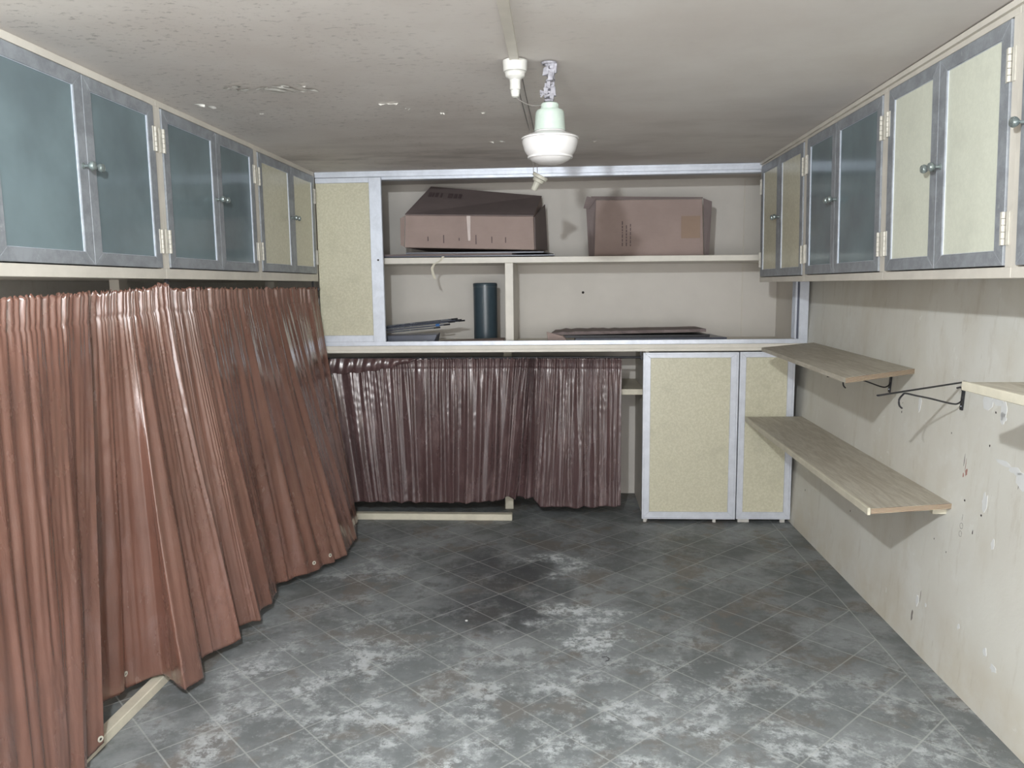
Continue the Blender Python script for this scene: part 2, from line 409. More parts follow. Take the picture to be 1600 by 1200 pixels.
# ------------------------------------------------------------------ wall cabinets
def ring_frame(mb, xo, xi, y0, y1, z0, z1, wd):
    """four mitred bars of a door frame; xo outer face x, xi inner"""
    O = [(y0, z0), (y1, z0), (y1, z1), (y0, z1)]; I = [(y0+wd, z0+wd*.9), (y1-wd, z0+wd*.9), (y1-wd, z1-wd*.95), (y0+wd, z1-wd*.95)]
    for k in range(4):
        a, b, c, d = O[k], O[(k+1)%4], I[(k+1)%4], I[k]
        mb.hexa([(xi, *a), (xi, *b), (xi, *c), (xi, *d), (xo, *a), (xo, *b), (xo, *c), (xo, *d)], .0012)
def cabinet(side, y0, y1, z0, z1, seam, zd0, zd1, pane, label, shear=None, seamed=True, post=.028, far_end=False):
    s = 1 if side == 'left' else -1                    # s: direction from cabinet into the room
    xf = -1.515 if side == 'left' else 1.2086
    xb = XL+.003 if side == 'left' else xw(1.52)-.002
    dep = xb
    t = empty('wall_cabinet', ((xf+xb)/2, (y0+y1)/2, z0), label, 'cabinet', None)
    mb = MB(); X = lambda a: xf - s*a                  # a metres behind the face
    lo_, hi_ = min(xb, X(.02)), max(xb, X(.02))
    ytop = z1
    mb.box(lo_, hi_, y0, y1, z0, z0+.02); mb.box(lo_, hi_, y0, y1, z1-.02, z1)
    mb.box(lo_, hi_, y0, y0+.015, z0+.02, z1-.02); mb.box(lo_, hi_, y1-.015, y1, z0+.02, z1-.02)
    b0, b1 = (xb, xb+.012) if side == 'left' else (xb-.012, xb)
    mb.box(b0, b1, y0+.015, y1-.015, z0+.02, z1-.02)
    mb.build('carcass', M['cream'], t, shear=shear)
    mb = MB(); f0, f1 = sorted((X(.02), xf))
    mb.box(f0, f1, y0, y1, z0, zd0-.004, .001); mb.box(f0, f1, y0, y1, zd1+.004, z1, .001)
    mb.box(f0, f1, y0, y0+post, zd0-.004, zd1+.004); mb.box(f0, f1, y1-post, y1, zd0-.004, zd1+.004)
    mb.build('face_frame', M['cream'], t, shear=shear)
    zs = (zd0+zd1)/2+.06
    mb = MB(); h0, h1 = sorted((xb + s*.02, X(.05))); mb.box(h0, h1, y0+.016, y1-.016, zs, zs+.018)
    mb.build('shelf', M['cream'], t, shear=shear)
    doors = [(y0+post+.002, seam-.0012, 1), (seam+.0012, y1-post-.002, -1)] if seam else [(y0+post+.002, y1-post-.002, 1)]
    for k, (a, b, side_knob) in enumerate(doors):
        mb = MB(); ring_frame(mb, xf+s*.006, X(.016), a, b, zd0, zd1, .045)
        d = mb.build('door', M['alu'], t, shear=shear)
        mb = MB()                                       # glazing bead; the frame's lit inner edge put in as brighter aluminium
        for yy0, yy1, zz0, zz1 in ((a+.045, a+.0465, zd0+.041, zd1-.043), (b-.0475, b-.045, zd0+.041, zd1-.043), (a+.048, b-.048, zd0+.041, zd0+.0425), (a+.048, b-.048, zd1-.0445, zd1-.043)):
            g0, g1 = sorted((X(.001), xf+s*.003)); mb.box(g0, g1, yy0, yy1, zz0, zz1)
        mb.build('glazing_bead', M['alu_b'], d, shear=shear)
        mb = MB(); g0, g1 = sorted((X(.005), xf+s*.0005)); mb.box(g0, g1, a+.046, b-.046, zd0+.041, zd1-.043)
        mb.build('glass_pane' if pane == 'glass' else 'panel', M[{'glass': 'glass', 'lam': 'lam', 'lam2': 'lam2'}[pane]], d, shear=shear)
        ky = (b-.022) if side_knob > 0 else (a+.022)
        kz = 1.893 if side == 'left' else 1.858
        if not seam: kz = 1.905
        mb = MB(); mb.lathe([(.0, -.002), (.010, -.002), (.010, .001), (.0045, .004), (.0042, .016), (.009, .020), (.0135, .026), (.0145, .031), (.012, .037), (.006, .040), (.0, .0405)], (0, 0, 0), 20,
                            Matrix.Scale(s, 3, Vector((1, 0, 0))), 'x')
        for v in mb.bm.verts: v.co += Vector((xf+s*.006, ky, kz))
        mb.build('knob', M['knob'], d, smooth=True, shear=shear)
        hy = (a-.001) if side_knob > 0 else (b+.001)
        for hz in (zd0+.10, zd1-.12):
            mb = MB()
            for q in range(5):
                mb.lathe([(.0, 0), (.0055, 0), (.0055, .0165), (.0, .0165)], (xf+s*.0085, hy, hz-.045+q*.018), 10)
            l0, l1 = sorted((xf+s*.0005, xf+s*.0035)); q0, q1 = (hy-.018, hy-.004) if side_knob > 0 else (hy+.004, hy+.018)
            mb.box(l0, l1, q0, q1, hz-.045, hz+.045)
            l0, l1 = sorted((xf+s*.0062, xf+s*.0085)); q0, q1 = (hy+.004, hy+.016) if side_knob > 0 else (hy-.016, hy-.004)
            mb.box(l0, l1, q0, q1, hz-.045, hz+.045)
            mb.build('hinge', M['hinge'], d, smooth=True, shear=shear)
    return t
LB = 1.541; LT = 2.209
cabinet('left', 1.985, 2.929, LB, LT, 2.4625, 1.582, 2.18, 'glass', 'nearest left wall cabinet with two teal glass doors, cut by the left edge')
cabinet('left', 2.9295, 3.8795, LB, LT, 3.425, 1.584, 2.182, 'glass', 'middle left wall cabinet with two teal glass doors above the gathered curtain')
cabinet('left', 3.88, 4.828, LB, LT, 4.385, 1.588, 2.18, 'lam', 'far left wall cabinet with cream opaque panel doors, in the corner beside the sliding cupboard')
RBt = 1.505; RT = 2.222; SH = .05
cabinet('right', 1.62, 2.193, RBt, RT+.01, None, 1.539, 2.19, 'glass', 'wall cabinet cut by the right edge, only its frame edge and round knob showing', SH)
cabinet('right', 2.1935, 3.025, RBt, RT+.006, 2.614, 1.539, 2.19, 'lam2', 'nearest full right wall cabinet with two wide pale cream panel doors', SH)
cabinet('right', 3.0255, 3.965, RBt, RT+.002, 3.5417, 1.539, 2.188, 'glass', 'middle right wall cabinet with two teal glass doors', SH)
cabinet('right', 3.9655, 4.826, RBt, RT-.006, 4.4155, 1.537, 2.186, 'lam', 'far right wall cabinet with narrow cream panel doors, touching the sliding cupboard', SH)
# slim moulding where the right cabinets meet the ceiling
mb = MB(); mb.hexa([(1.196, 1.62, 2.216), (1.2086, 1.62, 2.216), (1.2086, 4.82, 2.198), (1.196, 4.82, 2.198), (1.196, 1.62, 2.234), (1.2086, 1.62, 2.234), (1.2086, 4.82, 2.213), (1.196, 4.82, 2.213)])
struct(mb.build('trim_2', M['cream']))

# ------------------------------------------------------------------ built-in sliding cupboard over the counter
XJ = 1.512
cup = empty('sliding_cupboard', (0, 5.16, 1.131), 'long open-fronted cupboard with aluminium sliding tracks built over the counter on the back wall', 'cupboard')
mb = MB()
mb.box(-1.513, 1.45, YB, YB+.012, 2.176, 2.212); mb.box(-1.513, 1.45, YB-.006, YB+.01, 2.196, 2.207)
mb.box(-1.513, 1.45, YB+.02, YB+.05, 2.160, 2.2075); mb.box(-1.513, 1.45, YB+.056, YB+.09, 2.160, 2.2075)
mb.build('top_track', M['alu_b'], cup)
mb = MB()
mb.box(-1.513, XJ, YB-.004, YB+.010, 1.131, 1.158, .001); mb.box(-1.513, XJ, YB+.010, YB+.09, 1.131, 1.138)
for q in (.03, .05, .07): mb.box(-1.513, XJ, YB+q, YB+q+.003, 1.138, 1.150)
mb.build('bottom_track', M['alu_b'], cup)
mb = MB(); mb.box(1.458, XJ, YB-.002, YB+.012, 1.158, 2.176)

for q in (.02, .04, .06, .08): mb.box(1.438, 1.450, YB+q, YB+q+.004, 1.158, 2.16)
mb.build('side_jamb', M['alu_b'], cup)
mb = MB(); mb.box(1.450, 1.458, YB+.012, YB+.09, 1.158, 2.16); mb.build('jamb_groove', M['darkboard'], cup)
mb = MB(); mb.box(-1.513, XJ-.01, YB+.09, RB-.002, 1.105, 1.128); mb.build('bottom_board', M['cream'], cup)
mb = MB(); mb.box(XJ-.012, XJ, YB+.09, RB-.002, 1.128, 2.2); mb.build('side_board', M['recess'], cup)
mb = MB(); mb.hexa([(-1.51, YB+.10, 1.647), (1.49, YB+.10, 1.637), (1.49, RB-.003, 1.637), (-1.51, RB-.003, 1.647), (-1.51, YB+.10, 1.686), (1.49, YB+.10, 1.672), (1.49, RB-.003, 1.672), (-1.51, RB-.003, 1.686)], .002)
mb.build('shelf', M['rail'], cup)
mb = MB(); mb.box(-.345, -.293, YB+.095, RB-.005, 1.129, 1.6425, .002); mb.build('divider', M['rail'], cup)
sd = MB()
sd.box(-1.175, -1.098, YB-.004, YB+.018, 1.157, 2.172, .0015); sd.box(-1.512, -1.1755, YB-.001, YB+.016, 1.158, 1.198, .001); sd.box(-1.512, -1.1755, YB-.001, YB+.016, 2.142, 2.172, .001)
sd.box(-1.112, -1.1, YB-.009, YB-.0045, 1.16, 2.17)
slide = sd.build('sliding_door', M['alu_b'], cup)
mb = MB(); mb.box(-1.512, -1.176, YB+.006, YB+.012, 1.1985, 2.1415); mb.build('panel', M['lam'], slide)
mb = MB(); mb.lathe([(.0, 0), (.006, 0), (.006, .002), (.0, .002)], (-1.13, YB-.004, 1.668), 14, Matrix.Rotation(math.radians(90), 3, 'X')); mb.build('lock_hole', M['hole'], slide)
# counter edge
mb = MB(); mb.box(-1.513, 1.505, YB-.004, RB-.002, 1.086, 1.1045, .002); mb.box(-1.513, 1.505, YB-.004, YB+.02, 1.1045, 1.130, .002)
tag(mb.build('countertop', M['rail']), 'long cream painted counter edge running under the sliding cupboard tracks', 'counter')
# nail in the recess wall
mb = MB(); mb.lathe([(.0, 0), (.009, 0), (.009, .004), (.0, .006)], (.164, RB, 1.447), 12, Matrix.Rotation(math.radians(90), 3, 'X'))
tag(mb.build('wall_nail', M['hole']), 'small dark nail head alone on the back wall of the cupboard, right of the divider', 'nail')

# ------------------------------------------------------------------ base cupboard under the counter, right
base = empty('base_cupboard', (1.0, 5.1, 0), 'low cupboard under the counter with two white-framed cream speckled doors', 'cupboard')
def base_door(x0, x1, y, z0, z1, wd, feet, right_w=None):
    mb = MB(); rw = right_w or wd
    O = [(x0, z0), (x1, z0), (x1, z1), (x0, z1)]; I = [(x0+wd, z0+.045), (x1-rw, z0+.045), (x1-rw, z1-.034), (x0+wd, z1-.034)]
    for k in range(4):
        a, b, c, d = O[k], O[(k+1)%4], I[(k+1)%4], I[k]
        q = [(p[0], yy, p[1]) for yy in (y, y+.022) for p in (a, b, c, d)]
        mb.hexa(q, .0015)
    # raised rim round the outside
    for a, b, c, d in ((x0, x0+.012, z0, z1), (x1-.012, x1, z0, z1), (x0+.012, x1-.012, z0, z0+.010), (x0+.012, x1-.012, z1-.010, z1)): mb.box(a, b, y-.006, y, c, d, .001)
    d = mb.build('door', M['alu_w'], base)
    mb = MB(); mb.box(x0+wd-.001, x1-rw+.001, y+.007, y+.013, z0+.044, z1-.033); mb.build('panel', M['lam'], d)
    for fx, fw in feet:
        mb = MB(); mb.box(fx, fx+fw, y+.002, y+.02, 0.0, z0, .001); mb.build('foot', M['plastic'], d)
base_door(.515, 1.098, YB-.022, .022, 1.080, .047, ((.525, .02), (.96, .02)))
base_door(1.106, 1.440, YB-.014, .022, 1.080, .040, ((1.118, .07), (1.38, .03)), .042)
mb = MB(); mb.box(.535, .553, YB+.012, RB-.002, 0, 1.085); mb.build('side_board', M['cream'], base)
# shelf under the counter in the open gap
mb = MB(); mb.box(-.31, .5345, YB+.10, RB-.003, .800, .836, .002)
us = mb.build('under_counter_shelf', M['batten']); tag(us, 'pale yellow shelf board showing in the narrow gap between curtain and low cupboard', 'shelf')
for px_, nm in ((-.372, 'divider'),):
    mb = MB(); mb.box(px_, px_+.055, 5.08, 5.13, 0, 1.0855, .002)
    tag(mb.build('support_post', M['batten']), 'cream square wooden post, its foot showing below the gathered back curtain', 'post')
mb = MB(); mb.box(-1.513, -.31, YB-.02, YB+.03, 0, .042, .003)
tag(mb.build('floor_batten', M['batten']), 'pale wooden strip on the floor in front of the back curtain', 'batten')
mb = MB(); mb.hexa([(-1.562,1.5,0),(-1.508,1.5,0),(-1.514,YB-.021,0),(-1.562,YB-.021,0),(-1.558,1.5,.034),(-1.512,1.5,.034),(-1.518,YB-.021,.034),(-1.558,YB-.021,.034)], .003)
tag(mb.build('floor_batten', M['batten']), 'pale wooden strip on the floor running under the long left curtains', 'batten')

# ------------------------------------------------------------------ curtains
def rnd1(seed, n, lo, hi):
    r = np.random.RandomState(seed); return [(r.uniform(lo, hi), r.uniform(0, 2*np.pi), r.uniform(.5, 1)) for _ in range(n)]
def wave(u, comps):
    v = sum(a*np.sin(2*np.pi*f*u+p) for f, p, a in comps); return v/np.sqrt(sum(a*a for _, _, a in comps)/2)/1.4
def noise2(U, V, seed, fu, fv, n=14):
    r = np.random.RandomState(seed); o = 0
    for _ in range(n): o = o + np.sin(2*np.pi*(r.uniform(-fu, fu)*U + r.uniform(-fv, fv)*V) + r.uniform(0, 6.28))
    return o/np.sqrt(n/2)/1.4
def curtain(name, top, bottom, folds, amp, mat, label, group, seed, ns=700, nt=150, gather=None, header=.06, crumple=.004, eyelets=(), bulge=0, sag=None, gfreq=90, sagb=0):
    """top: [(s, x, y, z)], bottom the same; horizontal folds displaced along the outward normal"""
    s = np.linspace(0, 1, ns); t = np.linspace(0, 1, nt)
    T = np.array(top, float); B = np.array(bottom, float)
    def smooth(s_, A):
        o = np.stack([np.interp(s_, A[:, 0], A[:, k]) for k in (1, 2, 3)], -1)
        k = max(3, ns//90); ker = np.hanning(k*2+1); ker /= ker.sum()
        pad = np.concatenate([2*o[:1]-o[k:0:-1], o, 2*o[-1:]-o[-2:-k-2:-1]]); return np.stack([np.convolve(pad[:, i], ker, 'valid') for i in range(3)], -1)
    tp, bt = smooth(s, T), smooth(s, B)
    U, V = np.meshgrid(s, t, indexing='ij')
    e = V**1.15
    P_ = tp[:, None, :]*(1-V[..., None]) + bt[:, None, :]*V[..., None]
    P_[..., :2] = tp[:, None, :2]*(1-e[..., None]) + bt[:, None, :2]*e[..., None]
    L = T[-1, 1:3]-T[0, 1:3]; L = L/np.linalg.norm(L); N = np.array([L[1], -L[0]])      # outward, to the viewer's side
    if N @ (np.array([0, 1.0]) - T[0, 1:3]) < 0: N = -N
    comps = rnd1(seed, 7, folds*.45, folds*1.15)
    up = U + .008*noise2(U, V, seed+1, 2, .45)
    f = wave(up, comps)
    f = f + .25*np.abs(f)
    f = f*(.45+.55*(.5+.5*np.tanh(1.8*noise2(U, V, seed+30, 2.2, .8))))
    g = wave(U + .003*noise2(U, V, seed+4, 4, 1), rnd1(seed+2, 8, gfreq*.45, gfreq*1.1))
    g2 = wave(U + .004*noise2(U, V, seed+7, 4, .7), rnd1(seed+5, 8, folds*1.4, folds*2.6))
    ga = .0045*np.exp(-((V-.0)/.10)**2) + .0008*np.exp(-V/.2)
    A = amp*(.16 + .84*np.minimum(1, V*1.5+.05))*(1-.35*V**4)
    if gather is not None:
        gg = np.exp(-((U-gather[0])/gather[1])**2)
        ga = ga + .006*gg*np.exp(-V/.55); A = A*(1+gather[2]*gg)
    g3 = wave(U + .002*noise2(U, V, seed+17, 3, .6), rnd1(seed+15, 10, folds*2.2, folds*4.5))
    msk = .5+.5*np.tanh(2*noise2(U, V, seed+21, 3, 1.2))
    d = A*f*.8 + ga*g + amp*.22*g2*(.25+.75*np.exp(-V*1.5))*(1.3-msk) + amp*.10*g3*msk*np.exp(-V) + bulge*np.sin(np.pi*V)*.5
    d = d + crumple*.7*noise2(U, V, seed+9, 40, 2.5, 30)*(.35+.65*np.abs(np.sin(3*V+U*4)))*.8
    d = d + crumple*.35*noise2(U, V, seed+19, 30, 22, 30)*(.5+.5*np.tanh(2.5*noise2(U, V, seed+20, 4, 3)-.8))
    seam = np.exp(-((V-header)/.006)**2); d = d - .0035*seam
    d = d + .004*np.exp(-((V-.0)/.02)**2)
    side = A*.3*wave(up+.07/folds, comps)
    P_[..., 0] += N[0]*d + L[0]*side; P_[..., 1] += N[1]*d + L[1]*side
    ztop = .005*wave(s, rnd1(seed+12, 8, 30, 70))[:, None]*np.exp(-V/.03)
    zb = .004*wave(s, rnd1(seed+13, 6, folds*.5, folds))[:, None]*V**6
    P_[..., 2] += ztop + zb
    v = P_.reshape(-1, 3); idx = np.arange(ns*nt).reshape(ns, nt)
    F = np.stack([idx[:-1, :-1], idx[1:, :-1], idx[1:, 1:], idx[:-1, 1:]], -1).reshape(-1, 4)
    c = v.mean(0); base_ = Vector((float(c[0]), float(c[1]), float(v[:, 2].min())))
    v = v - np.array(base_)
    me = bpy.data.meshes.new(name); me.from_pydata(v.tolist(), [], F.tolist()); me.update()
    me.polygons.foreach_set('use_smooth', [True]*len(me.polygons)); me.materials.append(mat)
    o = bpy.data.objects.new(name, me); COL.objects.link(o); o.location = base_
    so = o.modifiers.new('thickness', 'SOLIDIFY'); so.thickness = .0012; so.offset = 0
    tag(o, label, 'curtain', group)
    for (es, et) in eyelets:                            # punched eyelets near the hem
        i, j = int(es*(ns-1)), int(et*(nt-1)); p = P_[i, j]
        a = P_[min(i+4, ns-1), j]-P_[max(i-4, 0), j]; b = P_[i, min(j+3, nt-1)]-P_[i, max(j-3, 0)]
        n = np.cross(a, b); n /= np.linalg.norm(n)
        n = Vector([float(q) for q in n])
        if n.dot(Vector((0, 0, 1.5))-Vector([float(q) for q in p])) < 0: n = -n
        R_ = n.to_track_quat('Z', 'Y').to_matrix()
        q = Vector([float(x) for x in p])
        mb = MB(); mb.lathe([(.0045, .001), (.010, .001), (.010, .003), (.0045, .0035), (.0045, .001)], q, 16, R_)
        mb.build('eyelet', M['plastic_d'], o, smooth=True)
        mb = MB(); mb.lathe([(.0, .0008), (.0045, .0008), (.0045, .0018), (0, .0018)], q, 12, R_); mb.build('eyelet_hole', M['hole'], o)
    return o
ZR = 1.502
curtain('curtain', [(0, -1.505, 1.55, 1.475), (1, -1.500, 2.40, 1.49)],
        [(0, -1.50, 1.5, .03), (.45, -1.46, 1.9, .03), (.8, -1.46, 2.10, .03), (.93, -1.49, 2.19, .03), (1, -1.475, 2.25, .05)], 5, .023, M['vinyl'],
        'smooth reddish brown vinyl curtain at far left, its hemmed edge overlapping the next', None, 11, ns=600, nt=130, crumple=.0015, gfreq=40, eyelets=((.985, .985),))
curtain('curtain', [(0, -1.522, 2.26, 1.487), (.85, -1.515, 2.80, 1.505), (.95, -1.505, 2.86, 1.522), (1, -1.503, 2.90, 1.515)],
        [(0, -1.56, 2.20, .075), (.25, -1.61, 2.42, .06), (.42, -1.600, 2.60, .045), (.55, -1.52, 2.69, .045), (.64, -1.375, 2.60, .04), (.70, -1.352, 2.69, .04), (.76, -1.42, 2.82, .045), (.85, -1.40, 2.88, .05), (.96, -1.335, 2.985, .055), (1, -1.345, 3.03, .055)], 8, .018, M['vinyl'],
        'brown vinyl curtain with broad shiny folds between the far left one and the bunched one', None, 23, ns=700, nt=150, gather=(.97, .12, .2), crumple=.0018, gfreq=45, eyelets=((.985, .972), (.42, .96), (.27, .955)))
curtain('curtain', [(0, -1.508, 2.87, 1.512), (.08, -1.504, 2.93, 1.500), (.30, -1.515, 3.22, 1.503), (1, -1.515, 4.765, 1.500)],
        [(0, -1.46, 2.95, .06), (.10, -1.40, 3.10, .05), (.20, -1.325, 3.18, .05), (.235, -1.34, 3.24, .06), (.32, -1.345, 3.42, .055), (.40, -1.40, 3.60, .05), (.50, -1.29, 3.75, .045), (.68, -1.175, 4.02, .045), (.80, -1.20, 4.35, .045), (1, -1.325, 4.77, .03)], 16, .019, M['vinyl'],
        'creased shiny brown vinyl curtain bunched at its left, flaring out toward the back corner', None, 37, ns=1100, nt=170, gather=(.12, .12, .6), crumple=.0028, eyelets=((.60, .975), (.53, .975)), gfreq=95)
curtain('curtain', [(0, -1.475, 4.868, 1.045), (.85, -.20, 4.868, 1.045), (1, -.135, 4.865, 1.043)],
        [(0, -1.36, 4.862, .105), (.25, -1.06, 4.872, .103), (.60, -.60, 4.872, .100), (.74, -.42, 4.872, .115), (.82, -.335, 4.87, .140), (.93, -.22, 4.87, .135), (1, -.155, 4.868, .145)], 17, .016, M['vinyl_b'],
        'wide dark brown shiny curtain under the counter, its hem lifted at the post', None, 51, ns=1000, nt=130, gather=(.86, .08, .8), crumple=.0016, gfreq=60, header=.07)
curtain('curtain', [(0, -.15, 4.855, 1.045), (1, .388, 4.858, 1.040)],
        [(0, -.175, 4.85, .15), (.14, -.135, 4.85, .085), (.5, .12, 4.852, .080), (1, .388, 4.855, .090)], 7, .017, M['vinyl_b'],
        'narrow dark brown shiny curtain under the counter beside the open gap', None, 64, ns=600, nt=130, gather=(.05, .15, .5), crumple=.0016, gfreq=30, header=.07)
# sagging flap of the header, left end of the wide back curtain
def flap():
    ns, nt = 160, 16; v = []; f = []
    for i in range(ns):
        u = i/(ns-1); x = -1.47+.56*u
        drop = .085*(1-u**2.2)+.012
        for j in range(nt):
            q = j/(nt-1)
            v.append((x, 4.842-.012*math.sin(q*3.1)-.004*math.sin(u*60+q*2)-.004*math.sin(u*23+1+q*3), 1.050-drop*q+.004*math.sin(u*33)*q))
    for i in range(ns-1):
        for j in range(nt-1): a = i*nt+j; f.append((a, a+nt, a+nt+1, a+1))
    return v, f
bc = [o for o in COL.objects if o.name.startswith('curtain') and 'hem lifted' in str(o.get('label'))][0]
v, f = flap(); v = [tuple(Vector(p)-bc.location) for p in v]
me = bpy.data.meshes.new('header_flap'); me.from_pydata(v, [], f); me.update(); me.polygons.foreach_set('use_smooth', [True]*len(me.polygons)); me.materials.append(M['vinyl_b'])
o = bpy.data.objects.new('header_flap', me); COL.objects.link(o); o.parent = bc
# rods
rod = empty('curtain_rod', (-1.515, 3.3, 1.493), 'thin black rod under the left cabinets carrying the long curtains', 'curtain rod')
mb = MB(); mb.tube([(-1.532, 1.56, 1.458), (-1.534, 2.4, 1.472), (-1.530, 2.9, 1.486), (-1.530, 3.3, 1.488), (-1.530, 4.79, 1.488)], .006, 10); mb.build('pole', M['black'], rod, smooth=True)
for y in (2.955, 4.765):
    mb = MB(); mb.box(-1.536, -1.524, y-.005, y+.005, 1.486, 1.541); mb.build('bracket', M['black'], rod)
mb = MB(); mb.lathe([(0, 0), (.013, .002), (.015, .012), (.012, .022), (0, .024)], (-1.512, 4.785, 1.492), 16, Matrix.Rotation(math.radians(-90), 3, 'X')); mb.build('end_cap', M['black'], rod, smooth=True)
rod = empty('curtain_rod', (-.45, 4.868, 1.05), 'thin black rod under the counter, its bare end showing right of the curtain', 'curtain rod')
mb = MB(); mb.tube([(-1.49, 4.872, 1.048), (.5345, 4.872, 1.046)], .0075, 10); mb.build('pole', M['black'], rod, smooth=True)
mb = MB(); mb.box(.505, .5345, 4.858, 4.884, 1.030, 1.060); mb.box(.500, .512, 4.862, 4.880, 1.060, 1.0855); mb.build('bracket', M['black'], rod)
# uprights behind the left curtains, seen in the dark gap
for y, lab in ((1.98, 'grey wooden upright in the dark gap under the nearest left cabinet'), (3.02, 'grey wooden upright in the dark gap above the curtain bunch'), (4.72, 'grey upright board in the corner under the far left cabinet')):
    mb = MB(); mb.box(-1.80, -1.76, y, y+.06, 0, LB)
    tag(mb.build('wooden_upright', M['cream']), lab, 'post')

# ------------------------------------------------------------------ pendant lamp
lx, ly = -.030, 2.631
lamp = empty('pendant_lamp', (lx, ly, 1.893), 'white glazed dome lamp with pale mint neck hanging from a crumbling plaster stem', 'lamp')
lc = (lx, ly, 0)
mb = MB(); mb.lathe([(.0, 1.8945), (.020, 1.8955), (.042, 1.900), (.060, 1.908), (.0685, 1.9165), (.066, 1.919), (0, 1.919)], lc, 64); mb.build('glass_bowl', M['porcelain'], lamp, smooth=True)
mb = MB(); mb.lathe([(.062, 1.9185), (.0735, 1.9155), (.0745, 1.921), (.0705, 1.9225), (.0765, 1.928), (.084, 1.940), (.087, 1.952), (.0905, 1.962), (.0915, 1.971), (.0895, 1.9725), (.0895, 1.9745), (.0945, 1.976), (.0945, 1.980), (.080, 1.987), (.062, 1.994), (.052, 1.998), (.050, 2.002), (.02, 2.002)], lc, 64); mb.build('lamp_shade', M['porcelain'], lamp, smooth=True)
mb = MB(); mb.lathe([(.02, 2.0025), (.0515, 2.0025), (.0500, 2.015), (.0475, 2.055), (.0455, 2.064), (.042, 2.068), (.02, 2.068)], lc, 48); mb.build('neck', M['mint'], lamp, smooth=True)
mb = MB(); mb.lathe([(.0, 2.0685), (.029, 2.0685), (.030, 2.074), (.029, 2.088), (.025, 2.091), (0, 2.091)], lc, 40); mb.build('collar', M['mint'], lamp, smooth=True)
mb = MB()
r = random.Random(3)
prof = []
for k in range(26):
    z = 2.091 + (2.216-2.091)*k/25; prof.append((lx-.002+.003*r.uniform(-1, 1)+(.003 if k > 12 else 0), ly, z))
mb.tube(prof, [.0135+.004*r.uniform(-1, 1.2) if k < 8 else .0115+.0055*r.uniform(-1, 1) for k in range(26)], 9)
for k in range(16):
    z = 2.10+.11*r.random(); a = r.uniform(0, 6.28); rad = .008+.008*r.random()
    p = Vector((lx+rad*math.cos(a)*1.2, ly+rad*math.sin(a), z)); q = .006+.006*r.random()
    mb.hexa([tuple(p+Vector((sx*q*r.uniform(.5, 1.1), sy*q*r.uniform(.5, 1.1), sz*q*r.uniform(.7, 1.8)))) for sz in (-1, 1) for sx, sy in ((-1, -1), (1, -1), (1, 1), (-1, 1))], .001)
for k in range(3): mb.tube([(lx-.012, ly-.006, 2.113+.004*k), (lx-.022-.005*k, ly-.008, 2.119+.005*k), (lx-.029, ly-.01, 2.108+.006*k)], .0035, 6)
mb.build('stem', M['plasterlump'], lamp)
mb = MB(); mb.lathe([(0, 2.2125), (.022, 2.2125), (.026, 2.218), (0, 2.22)], (lx-.002, ly, 0), 14); mb.build('ceiling_rose', M['plasterlump'], lamp)
# ceiling holder
hx, hy = -.141, 2.60
hold = empty('bulb_holder', (hx, hy, 2.107), 'white bakelite bulb holder fixed to the ceiling at the end of the cable strip', 'bulb holder')
mb = MB(); mb.lathe([(0, 2.184), (.037, 2.184), (.0385, 2.190), (.040, 2.218), (0, 2.218)], (hx, hy, 0), 40); mb.build('base', M['plastic'], hold, smooth=True)
mb = MB(); mb.lathe([(0, 2.160), (.019, 2.160), (.021, 2.163), (.028, 2.166), (.0315, 2.171), (.0325, 2.180), (.036, 2.183), (0, 2.184)], (hx, hy, 0), 40); mb.build('skirt', M['plastic'], hold, smooth=True)
mb = MB(); mb.lathe([(0, 2.128), (.0165, 2.128), (.0175, 2.132), (.0172, 2.150), (.0185, 2.1595), (0, 2.1595)], (hx, hy, 0), 36); mb.build('socket', M['plastic'], hold, smooth=True)
mb = MB(); mb.lathe([(0, 2.104), (.007, 2.104), (.0125, 2.108), (.0145, 2.118), (.0150, 2.1275), (0, 2.1275)], (hx, hy, 0), 32); mb.build('cap', M['plastic'], hold, smooth=True)
mb = MB(); mb.tube([(hx+.002, hy, 2.106), (hx+.010, hy+.004, 2.099), (hx+.028, hy+.012, 2.089), (hx+.05, hy+.02, 2.083), (hx+.07, hy+.026, 2.083), (lx-.026, ly-.004, 2.084)], .0016, 6)
tag(mb.build('lamp_wire', M['wire'], smooth=True), 'thin curved wire between the bakelite holder and the dome lamp', 'wire')
# cable strip on the ceiling
mb = MB(); mb.hexa([(-.150,-1.5,2.211),(-.119,-1.5,2.211),(-.127,2.59,2.211),(-.157,2.59,2.211),(-.150,-1.5,2.225),(-.119,-1.5,2.225),(-.127,2.59,2.225),(-.157,2.59,2.225)], .001)
tag(mb.build('cable_trunking', M['cream']), 'cream flat cable strip running along the ceiling to the bulb holder', 'cable strip')
# two thin wires on to the second holder
mb = MB()
for dx in (0, .022):
    mb.tube([(-.150+dx, 2.64, 2.2135), (-.146+dx, 3.1, 2.2125), (-.140+dx, 3.5, 2.212), (-.135+dx*.9, 3.62, 2.200), (-.120+dx*.8, 3.648, 2.08), (-.118+dx*.8, 3.65, 2.014)], .0017, 6)
tag(mb.build('lamp_wire', M['wire'], smooth=True), 'pair of thin wires running along the ceiling and down to the small tilted bulb holder', 'wire')
h2 = empty('bulb_holder', (-.10, 3.65, 1.93), 'small yellowed bulb holder dangling tilted on two wires behind the dome lamp', 'bulb holder')
R2 = Matrix.Rotation(math.radians(28), 3, 'Y') @ Matrix.Rotation(math.radians(6), 3, 'X'); c2 = Vector((-.098, 3.65, 1.976))
mb = MB(); mb.lathe([(0, .012), (.022, .012), (.036, .014), (.037, .026), (.034, .030), (0, .030)], c2, 36, R2); mb.build('base', M['plastic_d'], h2, smooth=True)
